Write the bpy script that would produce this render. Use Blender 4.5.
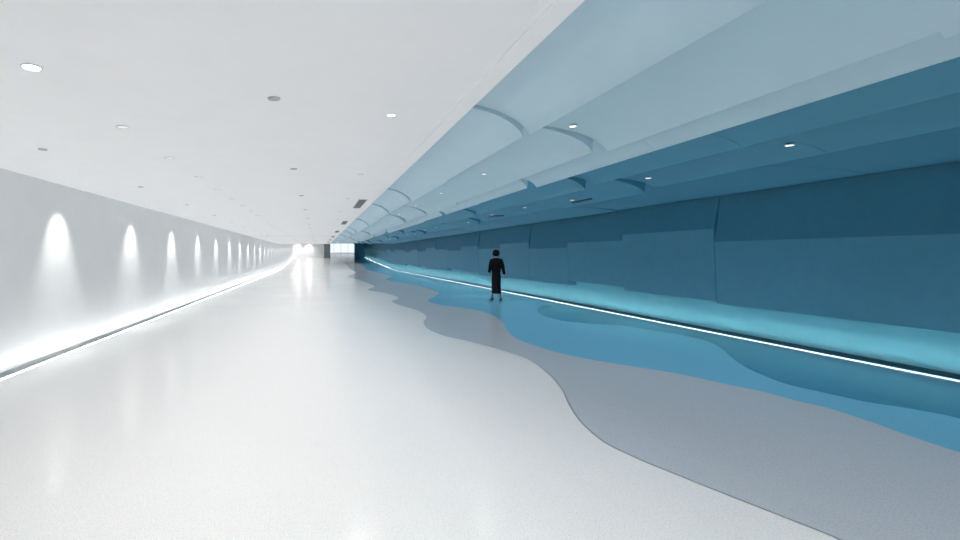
import bpy, bmesh, math, random
from mathutils import Vector

for o in list(bpy.data.objects):
    bpy.data.objects.remove(o)
C = bpy.context.scene.collection
S = bpy.context.scene
PI = math.pi
random.seed(7)

# ------------------------------------------------------------------ camera
cam = bpy.data.objects.new('camera', bpy.data.cameras.new('camera'))
C.objects.link(cam)
cam.location = (0, 0, 1.5)
cam.rotation_euler = (PI / 2, 0, 0)
cam.data.sensor_width = 36
cam.data.lens = 36 * 500 / 960
cam.data.shift_x = 162 / 960
cam.data.shift_y = -15 / 960
cam.data.clip_start = .05
cam.data.clip_end = 300
S.camera = cam

# ------------------------------------------------------------------ world, exposure
w = bpy.data.worlds.new('world')
S.world = w
w.use_nodes = True
bgn = w.node_tree.nodes['Background']
bgn.inputs['Color'].default_value = (.86, .95, 1, 1)
bgn.inputs['Strength'].default_value = .36
S.view_settings.view_transform = 'Standard'
S.view_settings.look = 'None'
S.view_settings.exposure = 1.6
S.view_settings.gamma = 1
S.view_settings.use_curve_mapping = False
S.cycles.use_denoising = True
S.cycles.max_bounces = 9
S.cycles.diffuse_bounces = 7
S.cycles.sample_clamp_indirect = 6
S.cycles.use_light_tree = True
S.cycles.caustics_reflective = False
S.cycles.caustics_refractive = False

LED_LEFT = 15
LED_RIGHT = 14
P_DOWN = 13.5          # lit downlights over the white floor
P_SMALL = 34         # lit downlights beside the panel rows
P_WAVE = 19          # downlights in the pale panels
P_TEAL = 32
P_WASH = 30

# ------------------------------------------------------------------ levels
LX, RX = -3.91, 7.80        # wall faces
YN, YE = -4.0, 81.5         # near end, end of the panelled stretch
YF = 105.0                  # glazed end


def smooth(y, y0, s, r=4):
    d = y - y0
    if d <= -r: return 0
    if d >= r: return s * d
    return s * (d + r) ** 2 / (4 * r)


def fz(y): return smooth(y, 50, .034)


def cz(y): return smooth(y, 48, .024)


# ------------------------------------------------------------------ materials
def mat(name, col, rough=.6, spec=.3, coat=0):
    m = bpy.data.materials.new(name)
    m.use_nodes = True
    b = m.node_tree.nodes['Principled BSDF']
    b.inputs['Base Color'].default_value = (*col, 1)
    b.inputs['Roughness'].default_value = rough
    b.inputs['Specular IOR Level'].default_value = spec
    return m


def paint(name, col, rough=.6, spec=.25, var=.05, scale=3.0):
    m = mat(name, col, rough, spec)
    nt = m.node_tree
    b = nt.nodes['Principled BSDF']
    tc = nt.nodes.new('ShaderNodeTexCoord')
    n = nt.nodes.new('ShaderNodeTexNoise')
    n.inputs['Scale'].default_value = scale
    n.inputs['Detail'].default_value = 4
    r = nt.nodes.new('ShaderNodeValToRGB')
    lo = tuple(c * (1 - var) for c in col)
    hi = tuple(min(1, c * (1 + var)) for c in col)
    r.color_ramp.elements[0].position = .3
    r.color_ramp.elements[1].position = .7
    r.color_ramp.elements[0].color = (*lo, 1)
    r.color_ramp.elements[1].color = (*hi, 1)
    nt.links.new(tc.outputs['Object'], n.inputs['Vector'])
    nt.links.new(n.outputs['Fac'], r.inputs['Fac'])
    nt.links.new(r.outputs['Color'], b.inputs['Base Color'])
    return m


def terrazzo(name, col, dark, light, rough=.2):
    m = mat(name, col, rough, .5)
    nt = m.node_tree
    b = nt.nodes['Principled BSDF']
    tc = nt.nodes.new('ShaderNodeTexCoord')
    v = nt.nodes.new('ShaderNodeTexVoronoi')
    v.inputs['Scale'].default_value = 70
    n = nt.nodes.new('ShaderNodeTexNoise')
    n.inputs['Scale'].default_value = 130
    n.inputs['Detail'].default_value = 2
    r = nt.nodes.new('ShaderNodeValToRGB')
    e = r.color_ramp.elements
    e[0].position, e[0].color = .33, (*dark, 1)
    e[1].position, e[1].color = .66, (*light, 1)
    k = e.new(.46); k.color = (*col, 1)
    k = e.new(.58); k.color = (*col, 1)
    mix = nt.nodes.new('ShaderNodeMix'); mix.data_type = 'RGBA'
    mix.inputs['Factor'].default_value = .12
    nt.links.new(tc.outputs['Object'], v.inputs['Vector'])
    nt.links.new(tc.outputs['Object'], n.inputs['Vector'])
    nt.links.new(n.outputs['Fac'], r.inputs['Fac'])
    nt.links.new(r.outputs['Color'], mix.inputs['A'])
    gm = nt.nodes.new('ShaderNodeMix'); gm.data_type = 'RGBA'
    gm.inputs['A'].default_value = (*dark, 1)
    gm.inputs['B'].default_value = (*light, 1)
    sp = nt.nodes.new('ShaderNodeSeparateColor')
    nt.links.new(v.outputs['Color'], sp.inputs['Color'])
    nt.links.new(sp.outputs['Red'], gm.inputs['Factor'])
    nt.links.new(gm.outputs['Result'], mix.inputs['B'])
    nt.links.new(mix.outputs['Result'], b.inputs['Base Color'])
    # slight waviness of the polished surface
    n2 = nt.nodes.new('ShaderNodeTexNoise')
    n2.inputs['Scale'].default_value = .5
    n2.inputs['Detail'].default_value = 2
    mr = nt.nodes.new('ShaderNodeMapRange')
    mr.inputs['To Min'].default_value = rough * .85
    mr.inputs['To Max'].default_value = rough * 1.15
    nt.links.new(tc.outputs['Object'], n2.inputs['Vector'])
    nt.links.new(n2.outputs['Fac'], mr.inputs['Value'])
    nt.links.new(mr.outputs['Result'], b.inputs['Roughness'])
    return m


def emit(name, col, s):
    m = mat(name, (.8, .8, .8), .5)
    b = m.node_tree.nodes['Principled BSDF']
    b.inputs['Emission Color'].default_value = (*col, 1)
    b.inputs['Emission Strength'].default_value = s
    return m


M = {}
M['white_wall'] = paint('white wall paint', (.815, .83, .83), .55, .25, .015)
M['white_ceiling'] = paint('white ceiling paint', (.85, .85, .86), .6, .2, .01)
M['white_trim'] = paint('white trim paint', (.88, .88, .88), .5, .25, .01)
M['pale'] = paint('pale blue panel paint', (.475, .64, .72), .55, .25, .015)
M['teal'] = paint('teal panel paint', (.095, .30, .41), .5, .3, .02)
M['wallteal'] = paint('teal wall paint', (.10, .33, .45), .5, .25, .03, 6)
M['wallteal_deep'] = paint('deeper teal upper faces', (.068, .24, .34), .5, .25, .03, 6)  # darker teal on the faces above the panel fold
M['lowteal'] = paint('teal lower wall paint', (.14, .43, .52), .5, .3, .03)
M['tz_white'] = terrazzo('white terrazzo', (.75, .74, .735), (.56, .555, .55), (.83, .82, .815), .16)
M['tz_grey'] = terrazzo('grey terrazzo', (.46, .49, .53), (.34, .36, .39), (.55, .57, .60), .16)
M['tz_blue'] = terrazzo('blue terrazzo', (.15, .42, .60), (.10, .34, .52), (.22, .50, .67), .16)
M['tz_teal'] = terrazzo('teal terrazzo', (.032, .175, .31), (.022, .14, .26), (.055, .225, .36), .16)
M['grey_metal'] = paint('grey metal', (.35, .37, .38), .4, .5, .03)
M['dark_metal'] = paint('dark grey metal', (.025, .06, .08), .45, .4, .03)
M['grille_metal'] = paint('grille grey metal', (.20, .21, .22), .45, .4, .03)
M['divider'] = mat('zinc divider', (.16, .17, .18), .4, .5)
M['skirt'] = paint('grey skirting', (.45, .48, .49), .5, .3, .02)
M['skirt_teal'] = paint('dark teal skirting', (.03, .10, .14), .5, .3, .02)
M['ring'] = paint('downlight ring', (.55, .57, .58), .4, .4, .01)
M['disc'] = paint('grey disc cover', (.42, .43, .45), .5, .3, .01)
M['lamp'] = emit('lit lamp lens', (1, .99, .97), 5)
M['lamp_mid'] = emit('panel lamp lens', (1, .99, .97), .5)
M['lamp_dim'] = emit('dim lamp lens', (1, .99, .97), .12)
M['led_top_left'] = emit('led top white', (1, 1, .99), LED_LEFT)
M['led_top_right'] = emit('led top cool', (.88, 1, 1), LED_RIGHT)
M['led_face'] = emit('led opal face', (.95, 1, 1), .35)
M['pillar'] = paint('grey pillar paint', (.50, .55, .58), .5, .3, .03)
M['endteal'] = paint('dark teal end wall', (.035, .15, .23), .5, .3, .03)
M['skin'] = mat('skin', (.45, .27, .20), .5, .3)
M['hair'] = paint('black hair', (.005, .0045, .005), .8, .1, .1, 40)
M['cloth'] = paint('black cloth', (.006, .006, .008), .85, .1, .2, 30)
M['shoe'] = mat('black leather', (.008, .008, .009), .35, .5)
M['eye'] = mat('eye dark', (.02, .015, .01), .2, .5)
g = mat('window glass', (1, 1, 1), .0, .5)
g.node_tree.nodes['Principled BSDF'].inputs['Transmission Weight'].default_value = 1
g.node_tree.nodes['Principled BSDF'].inputs['IOR'].default_value = 1.05
M['glass'] = g


# ------------------------------------------------------------------ helpers
class MB:
    """collects shapes in world coordinates, links them as ONE mesh"""
    def __init__(s): s.v, s.f, s.m = [], [], []

    def add(s, vs, fs, mi=0):
        n = len(s.v)
        s.v += [tuple(v) for v in vs]
        s.f += [tuple(n + i for i in f) for f in fs]
        s.m += [mi] * len(fs)
        return s

    def box(s, x0, x1, y0, y1, z0, z1, mi=0):
        vs = [(x, y, z) for z in (z0, z1) for y in (y0, y1) for x in (x0, x1)]
        return s.add(vs, [(0, 2, 3, 1), (4, 5, 7, 6), (0, 1, 5, 4), (2, 6, 7, 3), (0, 4, 6, 2), (1, 3, 7, 5)], mi)

    def sweep(s, prof, ys, zf, mi=None):
        """closed profile of (x, z[, level]) swept along y; zf(y) lifts it"""
        n = len(prof)
        base = len(s.v)
        for y in ys:
            for p in prof:
                f = p[2] if len(p) > 2 else zf
                s.v.append((p[0], y, p[1] + f(y)))
        for k in range(len(ys) - 1):
            for i in range(n):
                j = (i + 1) % n
                a, b = base + k * n, base + (k + 1) * n
                s.f.append((a + i, a + j, b + j, b + i))
                s.m.append(mi[i] if mi else 0)
        s.f.append(tuple(base + i for i in reversed(range(n))))
        s.f.append(tuple(base + (len(ys) - 1) * n + i for i in range(n)))
        s.m += [0, 0]
        return s

    def disc(s, c, r, h, seg=24, r2=None, mi=0):
        """vertical short cylinder, c = centre of its top"""
        r2 = r if r2 is None else r2
        vs = []
        for k in range(seg):
            a = 2 * PI * k / seg
            vs.append((c[0] + r * math.cos(a), c[1] + r * math.sin(a), c[2]))
        for k in range(seg):
            a = 2 * PI * k / seg
            vs.append((c[0] + r2 * math.cos(a), c[1] + r2 * math.sin(a), c[2] - h))
        fs = [tuple(range(seg)), tuple(range(2 * seg - 1, seg - 1, -1))]
        fs += [(k, seg + k, seg + (k + 1) % seg, (k + 1) % seg) for k in range(seg)]
        return s.add(vs, fs, mi)

    def ring(s, c, ro, ri, h, seg=28, mi=0):
        vs = []
        for r, z in ((ro, 0), (ro * .97, -h), (ri, -h), (ri, 0)):
            for k in range(seg):
                a = 2 * PI * k / seg
                vs.append((c[0] + r * math.cos(a), c[1] + r * math.sin(a), c[2] + z))
        fs = []
        for q in range(4):
            for k in range(seg):
                k2 = (k + 1) % seg
                q2 = (q + 1) % 4
                fs.append((q * seg + k, q2 * seg + k, q2 * seg + k2, q * seg + k2))
        return s.add(vs, fs, mi)

    def loft(s, rings, mi=0, cap=True):
        n = len(rings[0])
        b = len(s.v)
        for r in rings: s.v += [tuple(p) for p in r]
        for k in range(len(rings) - 1):
            for i in range(n):
                j = (i + 1) % n
                s.f.append((b + k * n + i, b + k * n + j, b + (k + 1) * n + j, b + (k + 1) * n + i))
                s.m.append(mi)
        if cap:
            s.f.append(tuple(b + i for i in reversed(range(n))))
            s.f.append(tuple(b + (len(rings) - 1) * n + i for i in range(n)))
            s.m += [mi, mi]
        return s

    def build(s, name, mats, parent=None, loc=(0, 0, 0), smooth=False, fixn=True):
        me = bpy.data.meshes.new(name)
        me.from_pydata([(v[0] - loc[0], v[1] - loc[1], v[2] - loc[2]) for v in s.v], [], s.f)
        if not isinstance(mats, (list, tuple)): mats = [mats]
        for m in mats: me.materials.append(m)
        me.polygons.foreach_set('material_index', s.m)
        if fixn:
            bm = bmesh.new(); bm.from_mesh(me)
            bmesh.ops.recalc_face_normals(bm, faces=bm.faces)
            bm.to_mesh(me); bm.free()
        if smooth is True:
            me.polygons.foreach_set('use_smooth', [True] * len(me.polygons))
        elif smooth:
            me.polygons.foreach_set('use_smooth', [True] * len(me.polygons))
            me.set_sharp_from_angle(angle=math.radians(smooth))
        me.update()
        o = bpy.data.objects.new(name, me)
        C.objects.link(o)
        if parent is not None:
            o.parent = parent
        else:
            o.location = loc
        return o


def tag(o, label, cat, group=None, kind=None):
    o['label'] = label
    o['category'] = cat
    if group: o['group'] = group
    if kind: o['kind'] = kind
    return o


def struct(o, label=None, cat=None):
    o['kind'] = 'structure'
    if label: o['label'] = label
    if cat: o['category'] = cat
    return o


def empty(name, loc):
    o = bpy.data.objects.new(name, None)
    o.empty_display_size = .1
    C.objects.link(o)
    o.location = loc
    return o


ONES = 'zeroth first second third fourth fifth sixth seventh eighth ninth tenth eleventh twelfth thirteenth fourteenth fifteenth sixteenth seventeenth eighteenth nineteenth'.split()
TENS = {2: ('twentieth', 'twenty'), 3: ('thirtieth', 'thirty'), 4: ('fortieth', 'forty'), 5: ('fiftieth', 'fifty')}


def nth(i):
    if i < 20: return ONES[i]
    t, u = divmod(i, 10)
    return TENS[t][0] if u == 0 else TENS[t][1] + '-' + ONES[u]


def yrange(a, b, step=1.5):
    n = max(1, math.ceil((b - a) / step))
    return [a + (b - a) * i / n for i in range(n + 1)]


LONG = yrange(YN, YE, 1.5)

# ------------------------------------------------------------------ floor (inlaid terrazzo)
def hermite(pts):
    """pixel marks on the flat floor -> smooth X(Y)"""
    P = sorted((750 / (y - 255), (x - 318) * 1.5 / (y - 255)) for x, y in pts)
    n = len(P)
    d = [(P[i + 1][1] - P[i][1]) / (P[i + 1][0] - P[i][0]) for i in range(n - 1)]
    t = [0] * n
    for i in range(1, n - 1):
        t[i] = 0 if d[i - 1] * d[i] <= 0 else 2 * d[i - 1] * d[i] / (d[i - 1] + d[i])

    def f(Y):
        if Y <= P[0][0]: return P[0][1]
        if Y >= P[-1][0]: return P[-1][1]
        i = 0
        while Y > P[i + 1][0]: i += 1
        h = P[i + 1][0] - P[i][0]
        u = (Y - P[i][0]) / h
        return ((1 + 2 * u) * (1 - u) ** 2 * P[i][1] + u * (1 - u) ** 2 * h * t[i]
                + u * u * (3 - 2 * u) * P[i + 1][1] + u * u * (u - 1) * h * t[i + 1])
    return f


b1 = hermite([(840, 540), (800, 523.5), (730, 496), (680, 476), (635, 457.5), (605, 442.5), (585, 426), (570, 406),
              (562.5, 390), (550, 375), (530, 360), (505, 351), (480, 344), (463, 340), (443, 335.5), (428, 329),
              (423.5, 323), (426, 316.7), (422, 312.7), (413, 309), (402, 306), (392, 302), (398, 297.5),
              (385, 293), (368, 290), (374, 286), (362, 281), (348, 277), (356, 272), (345, 267)])
b2 = hermite([(960, 452.5), (910, 436), (870, 421.5), (830, 408.5), (800, 401.5), (760, 391), (730, 385), (680, 374),
              (630, 366), (580, 357.5), (545, 349), (520, 340), (507.5, 331), (502.5, 322), (495, 316.5), (483, 311.7),
              (463, 307.7), (443, 305.2), (430, 302), (428, 299.5), (435, 296), (438, 292), (422, 286.5), (402, 283),
              (386, 280), (392, 276), (370, 271), (362, 267), (350, 262)])
b3r = hermite([(960, 418.5), (910, 408.5), (870, 402.5), (830, 394), (790, 385), (760, 374), (742, 365), (730, 356),
               (720, 347.5), (706, 341), (684, 335.5), (650, 330), (620, 325.7), (586.7, 323.5), (560, 320.7), (543, 316),
               (537.5, 311.5), (541, 307.5), (552, 304), (540, 301), (500, 296), (488, 292.5), (480, 289), (462, 285.5), (430, 279), (405, 273), (388, 269)])
FL, FR = LX, RX


def b3(y): return min(b3r(y), FR - .12)


ys, y = [YN], YN
while y < YF + 6:
    y += .06 if y < 12 else (.12 if y < 25 else (.3 if y < 50 else 1.5))
    ys.append(y)


def clampx(x, lo): return max(lo, min(x, FR - .1))


rows = []
for y in ys:
    a = b1(y); b = max(b2(y), a + .15); c = max(b3(y), b + .1)
    rows.append((FL, a, b, c, FR))
floor = MB().box(-6, 10, YN - .3, YN - .05, -.32, -.02)
fl = floor
fl.v, fl.f, fl.m = [], [], []
fl.sweep([(FL - .3, -.30), (FR + .3, -.30), (FR + .3, -.012), (FL - .3, -.012)], yrange(YN, YF + 6, 2), fz)
floor_o = struct(fl.build('floor', M['skirt']))
for k, (nm, mt) in enumerate((('white_terrazzo', 'tz_white'), ('grey_terrazzo_band', 'tz_grey'),
                              ('blue_terrazzo_band', 'tz_blue'), ('teal_terrazzo_band', 'tz_teal'))):
    z = MB()
    for i, y in enumerate(ys):
        z.v += [(rows[i][k], y, fz(y)), (rows[i][k + 1], y, fz(y))]
    for i in range(len(ys) - 1):
        z.f.append((2 * i, 2 * i + 1, 2 * i + 3, 2 * i + 2)); z.m.append(0)
    o = z.build(nm, M[mt], floor_o, fixn=False)
    o['label'] = ['white terrazzo floor', 'wavy grey terrazzo band', 'wavy bright blue terrazzo band', 'wavy dark teal terrazzo band'][k]
dv = MB()
yy = [y for y in ys if y < 40]
for i, y in enumerate(yy):
    x = b1(y)
    s = (b1(y + .03) - b1(y - .03)) / .06
    hw = .006 * math.sqrt(1 + s * s)
    dv.v += [(x - hw, y, .0012), (x + hw, y, .0012)]
for i in range(len(yy) - 1):
    dv.f.append((2 * i, 2 * i + 1, 2 * i + 3, 2 * i + 2)); dv.m.append(0)
o = dv.build('divider_strip', M['divider'], floor_o, fixn=False)
o['label'] = 'thin dark metal divider line'

# ------------------------------------------------------------------ shell
def wall(name, x0, x1, y0, y1, m, z0=-.3, z1=.6, zc=2.57):
    b = MB()
    b.sweep([(x0, z0, fz), (x1, z0, fz), (x1, zc + z1, cz), (x0, zc + z1, cz)], yrange(y0, y1, 1.5), fz)
    return struct(b.build(name, m))


wall('wall_left', LX - .25, LX, YN, 79.25, M['white_wall'])
wall('wall_right', RX, RX + .25, YN, YE + .3, M['lowteal'])
wall('wall_near', LX - .25, RX + .25, YN - .25, YN, M['white_wall'])
wall('wall_far', LX, .95, 79.0, 79.3, M['white_wall'], z1=.0)
wall('wall_end', 6.0, RX, YE, YE + .3, M['endteal'])
wall('wall_passage_left', 1.6, 1.85, 82.2, YF + 3, M['white_wall'])
wall('wall_passage_right', RX, RX + .25, YE + .3, YF + 3, M['wallteal'])
wall('pillar', .95, 1.98, 80.2, 82.2, M['pillar'], z1=.0)

CX = .99                                  # white ceiling stops here
cb = MB()
cb.sweep([(LX - .2, 2.57), (CX, 2.57), (CX, 2.62), (LX - .2, 2.62)], LONG, cz)
cb.sweep([(LX - .2, 3.02), (RX + .2, 3.02), (RX + .2, 3.14), (LX - .2, 3.14)], LONG, cz)
cb.sweep([(LX - .2, 2.62), (RX + .2, 2.62), (RX + .2, 2.74), (LX - .2, 2.74)], yrange(YE + .02, YF + 3, 2), cz)
ceil_o = struct(cb.build('ceiling', M['white_ceiling']))
# expansion joint far down the white ceiling
jb = MB().box(LX, CX, 28.0, 28.06, 2.566, 2.571)
j = jb.build('ceiling_joint', M['skirt'], ceil_o)
tb = MB()
tb.sweep([(CX, 2.564), (1.115, 2.564), (1.115, 3.0), (1.09, 3.0), (1.09, 2.62), (CX, 2.62)], LONG, cz)
struct(tb.build('trim_1', M['white_trim']))

# skirtings and LED lines
def led_run(side):
    sx = -1 if side == 'left' else 1
    X = -3.78 if side == 'left' else 7.60
    wallx = LX if side == 'left' else RX
    root = empty('led_floor_line', (X, 0, 0))
    tag(root, 'white glowing floor light line along the %s' % ('white wall' if sx < 0 else 'teal panelled wall'), 'light line')
    ysl = yrange(YN, 78.9 if sx < 0 else YE, 1.0)
    lip = .010
    # opal lip towards the room, bright source lying behind it, low shield added towards the wall to shade its foot
    b = MB().sweep([(X, .0005), (X + sx * .004, .0005), (X + sx * .004, lip), (X, lip)], ysl, fz)
    b.build('opal_lip', M['led_face'], root, loc=(X, 0, 0))
    b = MB().sweep([(X + sx * .0042, .0005), (X + sx * .026, .0005), (X + sx * .026, .003), (X + sx * .0042, .003)], ysl, fz)
    b.build('diffuser', M['led_top_left'] if sx < 0 else M['led_top_right'], root, loc=(X, 0, 0))
    c = MB()
    a0 = X + sx * .0265
    c.sweep([(a0, .0005), (a0 + sx * .005, .0005), (a0 + sx * .005, .013), (a0, .013)], ysl, fz)
    c.build('shield_edge', M['skirt'] if sx < 0 else M['skirt_teal'], root, loc=(X, 0, 0))
    k = MB()
    x2 = wallx - sx * .012
    k.sweep([(x2, .0005), (wallx, .0005), (wallx, .05), (x2, .05)], ysl, fz)
    struct(k.build('baseboard_' + side, M['skirt'] if sx < 0 else M['skirt_teal']))


led_run('left')
led_run('right')

# ------------------------------------------------------------------ glazed end
wy = YF
x0, x1 = 1.85, RX
zb, zt = fz(wy), 2.62 + cz(wy)
root = empty('window_1', (x0, wy, zb))
struct(root)
fr = MB()
n = 4
for i in range(n + 1):
    xx = x0 + (x1 - x0) * i / n
    fr.box(max(x0, xx - .025), min(x1, xx + .025), wy, wy + .08, zb + .0, zt)
for i in range(n):
    a = x0 + (x1 - x0) * i / n + .025
    b = x0 + (x1 - x0) * (i + 1) / n - .025
    fr.box(a, b, wy, wy + .08, zb, zb + .05)
    fr.box(a, b, wy, wy + .08, zt - .05, zt)
fo = fr.build('window_frame', M['grey_metal'], root, loc=(x0, wy, zb))
gl = MB()
for i in range(n):
    a = x0 + (x1 - x0) * i / n + .026
    b = x0 + (x1 - x0) * (i + 1) / n - .026
    gl.box(a, b, wy + .035, wy + .045, zb + .051, zt - .051)
gl.build('pane', M['glass'], root, loc=(x0, wy, zb))

# ------------------------------------------------------------------ folded panels of the right wall
cre = [1.70, 1.75, 2.0, 1.86, 1.72, 1.95, 1.78, 1.94, 1.74, 1.84, 1.98, 1.76, 1.90, 1.72]
bot = [.58, .575, .62, .71, .60, .61, .56, .66, .72, .60, .58, .68, .63, .70]
prj = [.01, .0, .025, .012, .0, .022, .008, .03, .0, .015, .025, .005, .022, .0]
edges = [YN, 4.0, 9.5, 12.35, 15.1, 17.85, 20.7, 23.5]
while edges[-1] + 2.85 < YE - .5: edges.append(edges[-1] + 2.85)
edges[-1] = YE - .01
cnt = 0
for i in range(len(edges) - 1):
    a, b = edges[i] + .002, edges[i + 1] - .002
    q = i % len(cre) if i < len(cre) else random.randrange(len(cre))
    zc_, z0, p = cre[q], bot[q], prj[q]
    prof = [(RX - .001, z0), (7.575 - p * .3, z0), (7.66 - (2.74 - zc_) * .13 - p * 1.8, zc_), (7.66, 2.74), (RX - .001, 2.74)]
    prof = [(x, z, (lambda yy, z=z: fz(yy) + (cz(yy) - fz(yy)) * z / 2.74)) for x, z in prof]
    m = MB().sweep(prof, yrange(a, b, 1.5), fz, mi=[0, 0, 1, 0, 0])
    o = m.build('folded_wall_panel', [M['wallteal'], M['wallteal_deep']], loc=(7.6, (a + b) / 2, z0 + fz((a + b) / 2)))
    if i == 0:
        lab = 'dark teal folded wall panel beside the camera, nearest end of the right wall'
    else:
        lab = 'dark teal folded wall panel, %s from the near end' % nth(i)
    tag(o, lab, 'wall panel', 'folded teal wall panels')
    o['kind'] = 'thing'

# ------------------------------------------------------------------ scalloped ceiling panels
PITCH = 2.85
ROWS = [  # x0, x1, ztop, zbot, first joint, material, pattern of (dx, dz), name in words
    (1.115, 1.94, 2.91, 2.60, 4.60, 'pale', [(0, 0), (-.055, -.01), (0, .0), (-.05, .0), (-.09, -.02)], 'pale row beside white ceiling'),
    (1.94, 3.07, 2.90, 2.60, 5.30, 'pale', [(0, -.04), (0, 0), (-.16, -.01), (-.07, .02), (0, 0), (-.08, .02), (-.17, -.03), (-.1, 0)], 'middle pale blue row'),
    (3.07, 3.56, 2.78, 2.60, 5.30, 'pale', [(0, .0), (0, .0), (0, 0), (-.15, -.01), (-.02, .02), (-.12, -.01)], 'narrow pale row beside teal rows'),
    (3.56, 4.45, 2.82, 2.60, 5.25, 'teal', [(0, .03), (0, .03), (-.004, .03), (-.12, -.04), (0, .03), (-.1, -.03)], 'first teal row'),
    (4.45, 5.65, 2.82, 2.58, 5.55, 'teal', [(0, .05), (-.004, .05), (-.16, -.04), (-.05, .03), (-.02, .04), (-.16, -.04)], 'second teal row'),
    (5.65, 7.50, 2.72, 2.60, 6.8, 'teal', [(0, 0), (-.02, 0), (0, .01), (-.05, -.01)], 'teal row along folded wall'),
]
AMAX = math.radians(78)
PAN = {}


def curve_pts(x0, x1, zt, zb, n=14):
    out = []
    for i in range(n + 1):
        t = AMAX * i / n
        out.append((x0 + (x1 - x0) * math.sin(t) / math.sin(AMAX), zb + (zt - zb) * (math.cos(t) - math.cos(AMAX)) / (1 - math.cos(AMAX))))
    return out


def wave_z(r, X, Y):
    for (a, b, x0, x1, zt, zb) in PAN[r]:
        if a <= Y <= b:
            pts = curve_pts(x0, x1, zt, zb, 40)
            for (xa, za), (xb, zb_) in zip(pts, pts[1:]):
                if xa <= X <= xb:
                    return za + (zb_ - za) * (X - xa) / (xb - xa) + cz(Y)
    return 2.6


for r, (x0, x1, zt, zb, y1, mt, pat, words) in enumerate(ROWS):
    PAN[r] = []
    js = [YN + .001, y1]
    if r in (1, 2, 3): js = [YN + .001, y1 - PITCH, y1]
    while js[-1] + PITCH < YE - 1: js.append(js[-1] + PITCH)
    js.append(YE - .01)
    for k in range(len(js) - 1):
        a, b = js[k] + .0015, js[k + 1] - .0015
        kk = k if r in (1, 2, 3) else k
        dx, dz = pat[kk % len(pat)]
        xe, ze = x1 + dx, zb + dz
        ztk = zt + (dx * .5 if r == 0 else dx * .1)
        PAN[r].append((a, b, x0 + .001, xe, ztk, ze))
        pts = curve_pts(x0 + .001, xe, ztk, ze)
        prof = pts + [(xe + .012 if xe + .012 < x1 else x1 - .0005, zt), (x1 - .0005, zt), (x1 - .0005, 3.01), (x0 + .001, 3.01)]
        if xe + .013 >= x1:
            prof = pts[:-1] + [(x1 - .0005, ze), (x1 - .0005, 3.01), (x0 + .001, 3.01)]
        m = MB().sweep(prof, yrange(a, b, 1.5), cz)
        o = m.build('scalloped_ceiling_panel', M[mt], loc=((x0 + x1) / 2, (a + b) / 2, zb + cz((a + b) / 2)), smooth=30)
        lab = '%s scalloped ceiling panel from the near end, %s' % (nth(k + 1), words)
        tag(o, lab, 'ceiling panel', 'scalloped panels, ' + words, 'thing')

# ------------------------------------------------------------------ lamps
def spot(parent, loc, aim, energy, half, blend, rad=.035, col=(1, .985, .96)):
    l = bpy.data.lights.new('spot_lamp', 'SPOT')
    l.energy = energy; l.spot_size = 2 * half; l.spot_blend = blend; l.shadow_soft_size = rad
    l.color = col
    o = bpy.data.objects.new('spot_lamp', l)
    C.objects.link(o)
    o.parent = parent
    o.location = Vector(loc) - Vector(parent.location)
    o.rotation_euler = (-Vector(aim)).to_track_quat('Z', 'Y').to_euler()
    return o


def fitting(name, X, Y, Z, R, lens, label, cat, group=None, ringmat='ring'):
    root = empty(name, (X, Y, Z))
    tag(root, label, cat, group)
    MB().ring((X, Y, Z - .0005), R, R * .82, .005).build('ring', M[ringmat], root, loc=(X, Y, Z), smooth=40)
    MB().disc((X, Y, Z - .0005), R * .81, .002).build('lens', M[lens], root, loc=(X, Y, Z))
    return root


# lit downlights in the white ceiling
i = 0
OVER = ('directly above the camera', 'just behind the camera', 'well behind the camera', 'at the near end wall')


def over(name, X, Y, R_, pw, half, rad, q, words, r=None):
    Z = 2.57 if r is None else min(wave_z(r, X + a_, Y) for a_ in (-R_, 0, R_)) - .001
    o_ = fitting(name, X, Y, Z, R_, 'lamp_dim' if r is None else 'lamp_mid', 'unseen downlight %s, added to the %s' % (OVER[q], words), 'downlight')
    spot(o_, (X, Y, Z - .025), (0, 0, -1), pw, half, .9, rad)


for q, Y in enumerate((1.516, .186, -1.144, -2.474)):  # unseen downlights added to the rows to brighten the near end
    over('recessed_downlight', -1.63, Y, .058, P_DOWN, math.radians(62), .012, q, 'close-set ceiling row')
for q, Y in enumerate((1.02, -1.78)):
    over('small_downlight', .56, Y, .036, P_SMALL, math.radians(64), .015, q, 'row beside the pale panels')
for q, Y in enumerate((1.9, -.34, -3.0)):
    over('panel_downlight', 2.60, Y, .036, P_WAVE, math.radians(66), .02, q, 'pale blue panels', 1)
for q, Y in enumerate((2.70, .25, -2.2)):
    over('panel_downlight', 4.80, Y, .036, P_TEAL, math.radians(66), .02, q, 'teal ceiling panels', 4)
Y = 2.846
while Y < 78:
    i += 1
    lab = 'recessed downlight, %s from the near end of the close-set ceiling row' % nth(i)
    r_ = fitting('recessed_downlight', -1.63, Y, 2.57 + cz(Y), .058, 'lamp' if i == 1 else 'lamp_dim', lab, 'downlight', 'close-set downlights over the white floor')
    spot(r_, (-1.63, Y, 2.545 + cz(Y)), (0, 0, -1), P_DOWN, math.radians(62), .9, .012)
    Y += 1.33
i = 0
Y = 3.82
while Y < 78:
    i += 1
    lab = 'small lit downlight, %s from the near end, beside the pale panels' % nth(i)
    r_ = fitting('small_downlight', .56, Y, 2.57 + cz(Y), .036, 'lamp' if i == 1 else 'lamp_dim', lab, 'downlight', 'small downlights near the ceiling edge')
    spot(r_, (.56, Y, 2.545 + cz(Y)), (0, 0, -1), P_SMALL, math.radians(64), .9, .015)
    Y += 2.8
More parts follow.
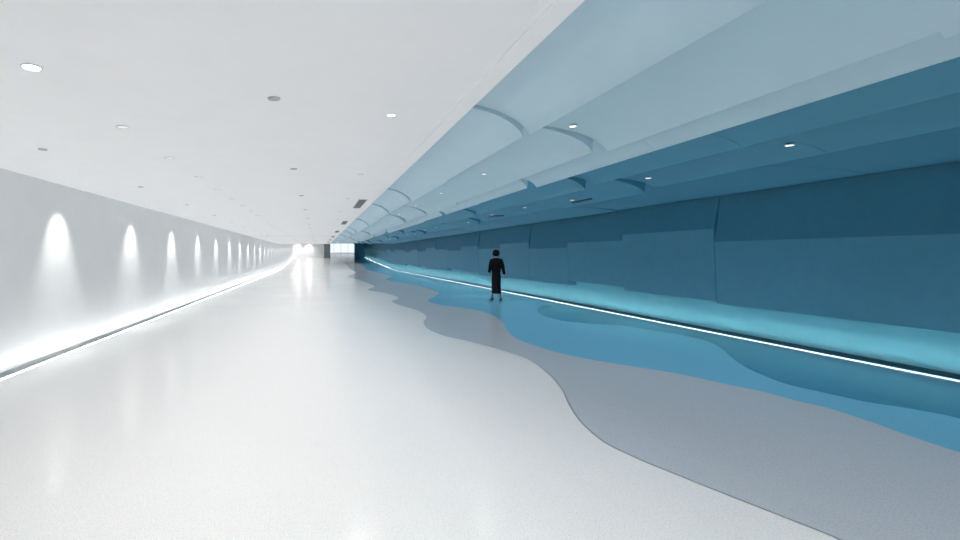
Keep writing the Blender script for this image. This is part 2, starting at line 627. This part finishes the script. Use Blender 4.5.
# grey round covers
for X, Y0, words in ((-.30, 3.41, 'middle row'), (-2.78, 5.05, 'row nearest the white wall')):
    i = 0
    Y = Y0
    while Y < 60:
        i += 1
        root = MB().disc((X, Y, 2.5695 + cz(Y)), .045, .008, 28, .041).build('ceiling_disc', M['disc'], loc=(X, Y, 2.57 + cz(Y)), smooth=40)
        tag(root, 'grey ceiling disc, %s from the near end, %s' % (nth(i), words), 'ceiling disc', 'grey discs, ' + words)
        Y += 2.79
# wall washers along the white wall
i = 0
Y = 1.70
while Y < 78:
    if Y > 2:
        i += 1
        lab = 'wall washer spotlight near the white wall, %s from the near end' % nth(i)
        r_ = fitting('wall_washer_spotlight', -3.48, Y, 2.57 + cz(Y), .035, 'lamp_dim', lab, 'spotlight', 'wall washer spotlights by the white wall', 'white_ceiling')
        a = math.radians(18)
        spot(r_, (-3.48, Y, 2.55 + cz(Y)), (-math.sin(a), 0, -math.cos(a)), P_WASH, math.radians(30), 1.0, .02)
    Y += 2.91
for q, X in enumerate((-3.2, -1.42)):
    Y = 78.5
    r_ = fitting('wall_washer_spotlight', X, Y, 2.57 + cz(Y), .035, 'lamp_dim',
                 'wall washer spotlight at the far white end wall, %s' % ('next to the corner' if q == 0 else 'away from the corner'), 'spotlight', 'wall washer spotlights at the far end', 'white_ceiling')
    a = math.radians(22)
    spot(r_, (X, Y, 2.55 + cz(Y)), (0, math.sin(a), -math.cos(a)), 36, math.radians(58), 1.0, .02)
# downlights in the panels
for r, X, Y0, st, pw, words, R in ((1, 2.60, 5.1, 2.72, P_WAVE, 'pale blue panels', .036), (4, 5.30, 5.62, 2.40, P_TEAL, 'teal ceiling panels', .045)):
    i = 0
    Y = Y0
    while Y < 62:
        i += 1
        Z = min(wave_z(r, X + dx_, Y + dy_) for dx_ in (-R, 0, R) for dy_ in (-R, 0, R)) - .001
        root = empty('panel_downlight', (X, Y, Z))
        tag(root, 'small round white downlight, %s from the near end in the %s' % (nth(i), words), 'downlight', 'downlights in the ' + words)
        MB().disc((X, Y, Z - .001), R, .011, 24).build('ring', M['white_trim'], root, loc=(X, Y, Z), smooth=40)
        MB().disc((X, Y, Z - .0125), R * .8, .003, 24).build('lens', M['lamp_mid'], root, loc=(X, Y, Z))
        spot(root, (X, Y, Z - .045), (0, 0, -1), pw, math.radians(66), .9, .02)
        Y += st

# grilles in the white ceiling
i = 0
for Y in (10.5, 16.6, 22.9, 29.2, 35.5, 41.8):
    i += 1
    X, hw, hl, Z = .92, .085, .86, 2.57 + cz(Y)
    root = empty('air_grille', (X, Y, Z))
    tag(root, 'dark grey rectangular air grille, %s from the near end along the ceiling edge' % nth(i), 'grille', 'air grilles in the white ceiling')
    X = .87
    b = MB()
    b.box(X - hw, X + hw, Y - hl, Y - hl + .02, Z - .006, Z - .0005)
    b.box(X - hw, X + hw, Y + hl - .02, Y + hl, Z - .006, Z - .0005)
    b.box(X - hw, X - hw + .012, Y - hl + .02, Y + hl - .02, Z - .006, Z - .0005)
    b.box(X + hw - .012, X + hw, Y - hl + .02, Y + hl - .02, Z - .006, Z - .0005)
    b.build('grille_frame', M['grey_metal'], root, loc=root.location)
    b = MB()
    for k in range(42):
        yk = Y - hl + .04 + k * (2 * hl - .08) / 41
        b.box(X - hw + .0125, X + hw - .0125, yk - .008, yk + .008, Z - .005, Z - .0015)
    b.build('grille_slats', M['grille_metal'], root, loc=root.location)
    b = MB().box(X - hw + .0125, X + hw - .0125, Y - hl + .0205, Y + hl - .0205, Z - .0012, Z - .0005)
    b.build('grille_back', M['grille_metal'], root, loc=root.location)

# slot diffusers and dark hatches in the teal rows
def hatch(X, Y, hx, hy, name, label, cat, group=None):
    Z = wave_z(4, X, Y)
    zz = [min(wave_z(4, x_, Y) for x_ in (X - hx, X + hx)), wave_z(4, X + hx, Y), wave_z(4, X - hx, Y)]
    zz = [0] + [min(wave_z(4, X + sgn * hx, Y + e * hy) for e in (-1, -.5, 0, .5, 1)) - .0125 for sgn in (1, -1)]
    m = MB()
    m.loft([[(X - hx, Y - hy, zz[2] + .01), (X + hx, Y - hy, zz[1] + .01), (X + hx, Y - hy, zz[1] - .012), (X - hx, Y - hy, zz[2] - .012)],
            [(X - hx, Y + hy, zz[2] + .01), (X + hx, Y + hy, zz[1] + .01), (X + hx, Y + hy, zz[1] - .012), (X - hx, Y + hy, zz[2] - .012)]])
    o = m.build(name, M['dark_metal'], loc=(X, Y, Z))
    tag(o, label, cat, group)


hatch(5.40, 10.25, .012, .38, 'slot_diffuser', 'thin dark slot air diffuser in the second teal ceiling row', 'diffuser')
hatch(5.02, 14.1, .13, .28, 'access_hatch', 'dark rectangular hatch in the teal ceiling, nearest of three', 'hatch', 'dark hatches in the teal ceiling')
hatch(5.02, 20.1, .13, .28, 'access_hatch', 'dark rectangular hatch in the teal ceiling, middle one of three', 'hatch', 'dark hatches in the teal ceiling')
hatch(5.02, 26.5, .13, .28, 'access_hatch', 'dark rectangular hatch in the teal ceiling, farthest of three', 'hatch', 'dark hatches in the teal ceiling')

# ------------------------------------------------------------------ the walking person
PX, PY = 5.81, 16.3


def skin_mesh(chains, sub=2):
    """chains: list of (points, radii); first point of a later chain may equal an earlier point -> shared vertex"""
    verts, edges_, rad, idx = [], [], [], {}
    for pts, rs in chains:
        prev = None
        for p, r in zip(pts, rs):
            key = tuple(round(c, 4) for c in p)
            if key not in idx:
                idx[key] = len(verts); verts.append(p); rad.append(r)
            if prev is not None: edges_.append((prev, idx[key]))
            prev = idx[key]
    me = bpy.data.meshes.new('tmp')
    me.from_pydata(verts, edges_, [])
    o = bpy.data.objects.new('tmp', me)
    C.objects.link(o)
    o.modifiers.new('s', 'SKIN')
    for i_, v in enumerate(me.skin_vertices[0].data):
        v.radius = (rad[i_], rad[i_]) if not isinstance(rad[i_], tuple) else rad[i_]
        v.use_root = (i_ == 0)
    sm = o.modifiers.new('u', 'SUBSURF'); sm.levels = sub; sm.render_levels = sub
    dg = bpy.context.evaluated_depsgraph_get()
    m2 = bpy.data.meshes.new_from_object(o.evaluated_get(dg))
    vs = [tuple(v.co) for v in m2.vertices]
    fs = [tuple(p.vertices) for p in m2.polygons]
    bpy.data.objects.remove(o)
    bpy.data.meshes.remove(me)
    bpy.data.meshes.remove(m2)
    return vs, fs


def ell(c, rx, ry, rz, nu=20, nv=14):
    rings = []
    for j_ in range(1, nv):
        t = PI * j_ / nv
        rings.append([(c[0] + rx * math.sin(t) * math.cos(2 * PI * k / nu), c[1] + ry * math.sin(t) * math.sin(2 * PI * k / nu), c[2] - rz * math.cos(t)) for k in range(nu)])
    return rings


def off(vs): return [(v[0] + PX, v[1] + PY, v[2]) for v in vs]


pel = (0, 0, .95)
sh = {-1: (-.135, -.005, 1.36), 1: (.135, -.005, 1.36)}
el = {-1: (-.215, -.05, 1.13), 1: (.205, -.05, 1.12)}
wr = {-1: (-.205, .09, .975), 1: (.265, -.02, .90)}
hp = {-1: (-.068, .01, .88), 1: (.068, -.01, .88)}
kn = {-1: (-.062, .10, .52), 1: (.058, -.03, .52)}
an = {-1: (-.085, .12, .115), 1: (.095, -.16, .125)}
toe = {-1: (-.10, .27, .055), 1: (.12, -.02, .05)}
ch = [([pel, (0, -.005, 1.08), (0, 0, 1.22), (0, -.005, 1.36), (0, .0, 1.43), (0, .012, 1.49), (0, .02, 1.55)], [.11, .10, .11, .085, .055, .048, .05])]
for s in (-1, 1):
    ch.append(([(0, -.005, 1.36), sh[s], el[s], wr[s]], [.085, .05, .038, .027]))
    ch.append(([pel, hp[s], kn[s], tuple((kn[s][q] * .55 + an[s][q] * .45) for q in range(3)), an[s]], [.11, .075, .052, .046, .032]))
    ch.append(([an[s], tuple((an[s][q] + toe[s][q]) / 2 for q in range(3)), toe[s]], [.034, .032, .024]))
vs, fs = skin_mesh(ch)
body = MB()
body.add(off(vs), fs)
# hands: palm plus five fingers
for s in (-1, 1):
    e, w_ = Vector(el[s]), Vector(wr[s])
    d = (w_ - e).normalized()
    fw = Vector((0, 1, 0)); fw = (fw - d * fw.dot(d)).normalized()      # palm width runs front to back
    inn = d.cross(fw).normalized()
    if inn.x * s > 0: inn = -inn
    pc = w_ + d * .05
    vs, fs = skin_mesh([([tuple(w_ - d * .01), tuple(w_ + d * .035), tuple(w_ + d * .085)], [(.026, .026), (.038, .017), (.040, .014)])], 2)
    body.add(off(vs), fs)
    for k, L in enumerate((.062, .075, .080, .070)):
        o0 = (k - 1.5) * .019
        a0 = w_ + d * .075 + fw * (-o0)
        p1 = a0 + d * L * .45 + inn * .006
        p2 = a0 + d * L * .78 + inn * .018
        p3 = a0 + d * L + inn * .034
        vs, fs = skin_mesh([([tuple(a0), tuple(p1), tuple(p2), tuple(p3)], [.0092, .0088, .008, .0068])], 1)
        body.add(off(vs), fs)
    t0 = w_ + d * .02 + fw * .022
    vs, fs = skin_mesh([([tuple(t0), tuple(t0 + d * .03 + fw * .022 + inn * .008), tuple(t0 + d * .06 + fw * .028 + inn * .018)], [.012, .0105, .008])], 1)
    body.add(off(vs), fs)
# head with face (looks ahead along the corridor)
hc = (0, .035, 1.585)
rg = ell(hc, .072, .092, .112, 28, 20)
for ring_ in rg:
    for k, (x, y, z) in enumerate(ring_):
        u = (z - hc[2]) / .112
        if u < 0: x = hc[0] + (x - hc[0]) * (1 + .22 * u)          # narrower jaw
        fy = (y - hc[1]) / .092
        if fy > .6:
            ax = abs(x) / .072
            y += .022 * max(0, 1 - ax * 5) * max(0, 1 - abs(u + .18) * 4)      # nose
            y -= .010 * max(0, 1 - abs(ax - .42) * 4) * max(0, 1 - abs(u - .02) * 6)   # eye sockets
            y += .007 * max(0, 1 - ax * 3) * max(0, 1 - abs(u + .5) * 9)       # lips
        ring_[k] = (x + PX, y + PY, z)
body.loft(rg)
for s in (-1, 1):
    body.loft([[(x + PX, y + PY, z) for x, y, z in r_] for r_ in ell((s * .072, .03, 1.58), .008, .018, .030, 12, 8)])
    body.loft([[(x + PX, y + PY, z) for x, y, z in r_] for r_ in ell((s * .030, .112, 1.588), .010, .008, .006, 12, 8)], mi=1)
BL = (PX, PY, 0)
person = body.build('person', [M['skin'], M['eye']], loc=BL, smooth=True)
tag(person, 'person in black top and long black skirt walking away beside the teal wall', 'person')


def oval(c, rx, ry, n=28, tilt=0):
    return [(c[0] + rx * math.cos(2 * PI * k / n), c[1] + ry * math.sin(2 * PI * k / n), c[2]) for k in range(n)]


# black top: shoulders to waist plus loose sleeves
top = MB()
R_ = [(1.455, .055, .058, .012), (1.44, .085, .068, .005), (1.42, .125, .085, 0), (1.385, .165, .105, 0), (1.32, .175, .12, 0), (1.24, .17, .125, 0), (1.15, .16, .12, 0),
      (1.06, .148, .115, 0), (1.00, .150, .122, 0), (.965, .152, .125, 0)]
top.loft([[(x + PX, y + PY, z) for x, y, z in oval((0, r[3], r[0]), r[1], r[2])] for r in R_])
for s in (-1, 1):
    a, b, c = Vector(sh[s]), Vector(el[s]), Vector(wr[s])
    path = [a + Vector((-s * .05, 0, -.02)), a + Vector((0, 0, -.01)), a.lerp(b, .35), a.lerp(b, .7), b, b.lerp(c, .4), b.lerp(c, .8), b.lerp(c, .97)]
    rr = [.085, .088, .082, .072, .062, .056, .048, .044]
    rings = []
    for k, p in enumerate(path):
        d = (path[min(k + 1, len(path) - 1)] - path[max(k - 1, 0)]).normalized()
        u = d.cross(Vector((0, 1, 0))).normalized()
        v = u.cross(d).normalized()
        rings.append([tuple(p + (u * math.cos(2 * PI * q / 18) + v * math.sin(2 * PI * q / 18)) * rr[k] + Vector((PX, PY, 0))) for q in range(18)])
    top.loft(rings)
t_ = top.build('top', M['cloth'], person, loc=BL, smooth=50)
t_['label'] = 'loose black long-sleeved top'
# long narrow skirt with a walking fold
sk = MB()
rings = []
for k in range(15):
    u = k / 14
    z = 1.03 - u * .77
    rx = .125 + .022 * math.sin(min(1, u * 2.6) * PI / 2) - .022 * max(0, u - .35)
    ry = .115 + .02 * math.sin(min(1, u * 2) * PI / 2) + .10 * u
    cyy = -.03 * u
    rings.append([(PX - .012 * u + (rx + .006 * u * math.cos(9 * 2 * PI * q / 36)) * math.cos(2 * PI * q / 36),
                   PY + cyy + (ry + .012 * u * math.cos(7 * 2 * PI * q / 36)) * math.sin(2 * PI * q / 36), z) for q in range(36)])
sk.loft(rings)
k_ = sk.build('skirt', M['cloth'], person, loc=BL, smooth=50)
k_['label'] = 'long narrow black skirt'
# rounded black hair
hr = MB()
rings = []
NU = 36
for j_ in range(1, 18):
    t = PI * j_ / 18
    zz = 1.610 + .118 * math.cos(t)
    ring_ = []
    for q in range(NU):
        a = 2 * PI * q / NU
        wob = 1 + .03 * math.sin(5 * a + j_) + .02 * math.sin(11 * a)
        rx, ry = .112 * wob, .118 * wob
        x = rx * math.sin(t) ** .8 * math.cos(a)
        y = ry * math.sin(t) ** .8 * math.sin(a)
        if zz < 1.665 and y > .035 and abs(x) < .085: y = min(y, .035)     # leave the face clear
        ring_.append((PX + x, PY + .012 + y, zz))
    rings.append(ring_)
hr.loft(rings)
h_ = hr.build('hair', M['hair'], person, loc=BL, smooth=60)
h_['label'] = 'short rounded black hair'
# heeled shoes
for s in (-1, 1):
    m = MB()
    A, T = an[s], toe[s]
    yaw = (T[0] - A[0]) / (T[1] - A[1])
    sec = [(-.035, .030, .062, .105), (-.02, .034, .058, .108), (.02, .034, .048, .098), (.06, .036, .030, .082), (.10, .042, .012, .068), (.14, .044, .004, .055), (.175, .038, .002, .042), (.20, .022, .002, .028), (.212, .008, .004, .016)]
    rings = []
    for yy, hw, z0, z1 in sec:
        ring_ = []
        for q in range(16):
            a = 2 * PI * q / 16
            zz = (z0 + z1) / 2 + (z1 - z0) / 2 * math.sin(a)
            ring_.append((PX + A[0] + yaw * yy + hw * math.cos(a), PY + A[1] - .005 + yy, zz))
        rings.append(ring_)
    m.loft(rings)
    m.loft([[(PX + A[0] + r_ * math.cos(2 * PI * q / 12), PY + A[1] - .022 + r_ * math.sin(2 * PI * q / 12), z) for q in range(12)] for z, r_ in ((.002, .013), (.03, .014), (.066, .026))])
    m.build('shoe', M['shoe'], person, loc=BL, smooth=50)

person.scale = (.97, .97, .97)
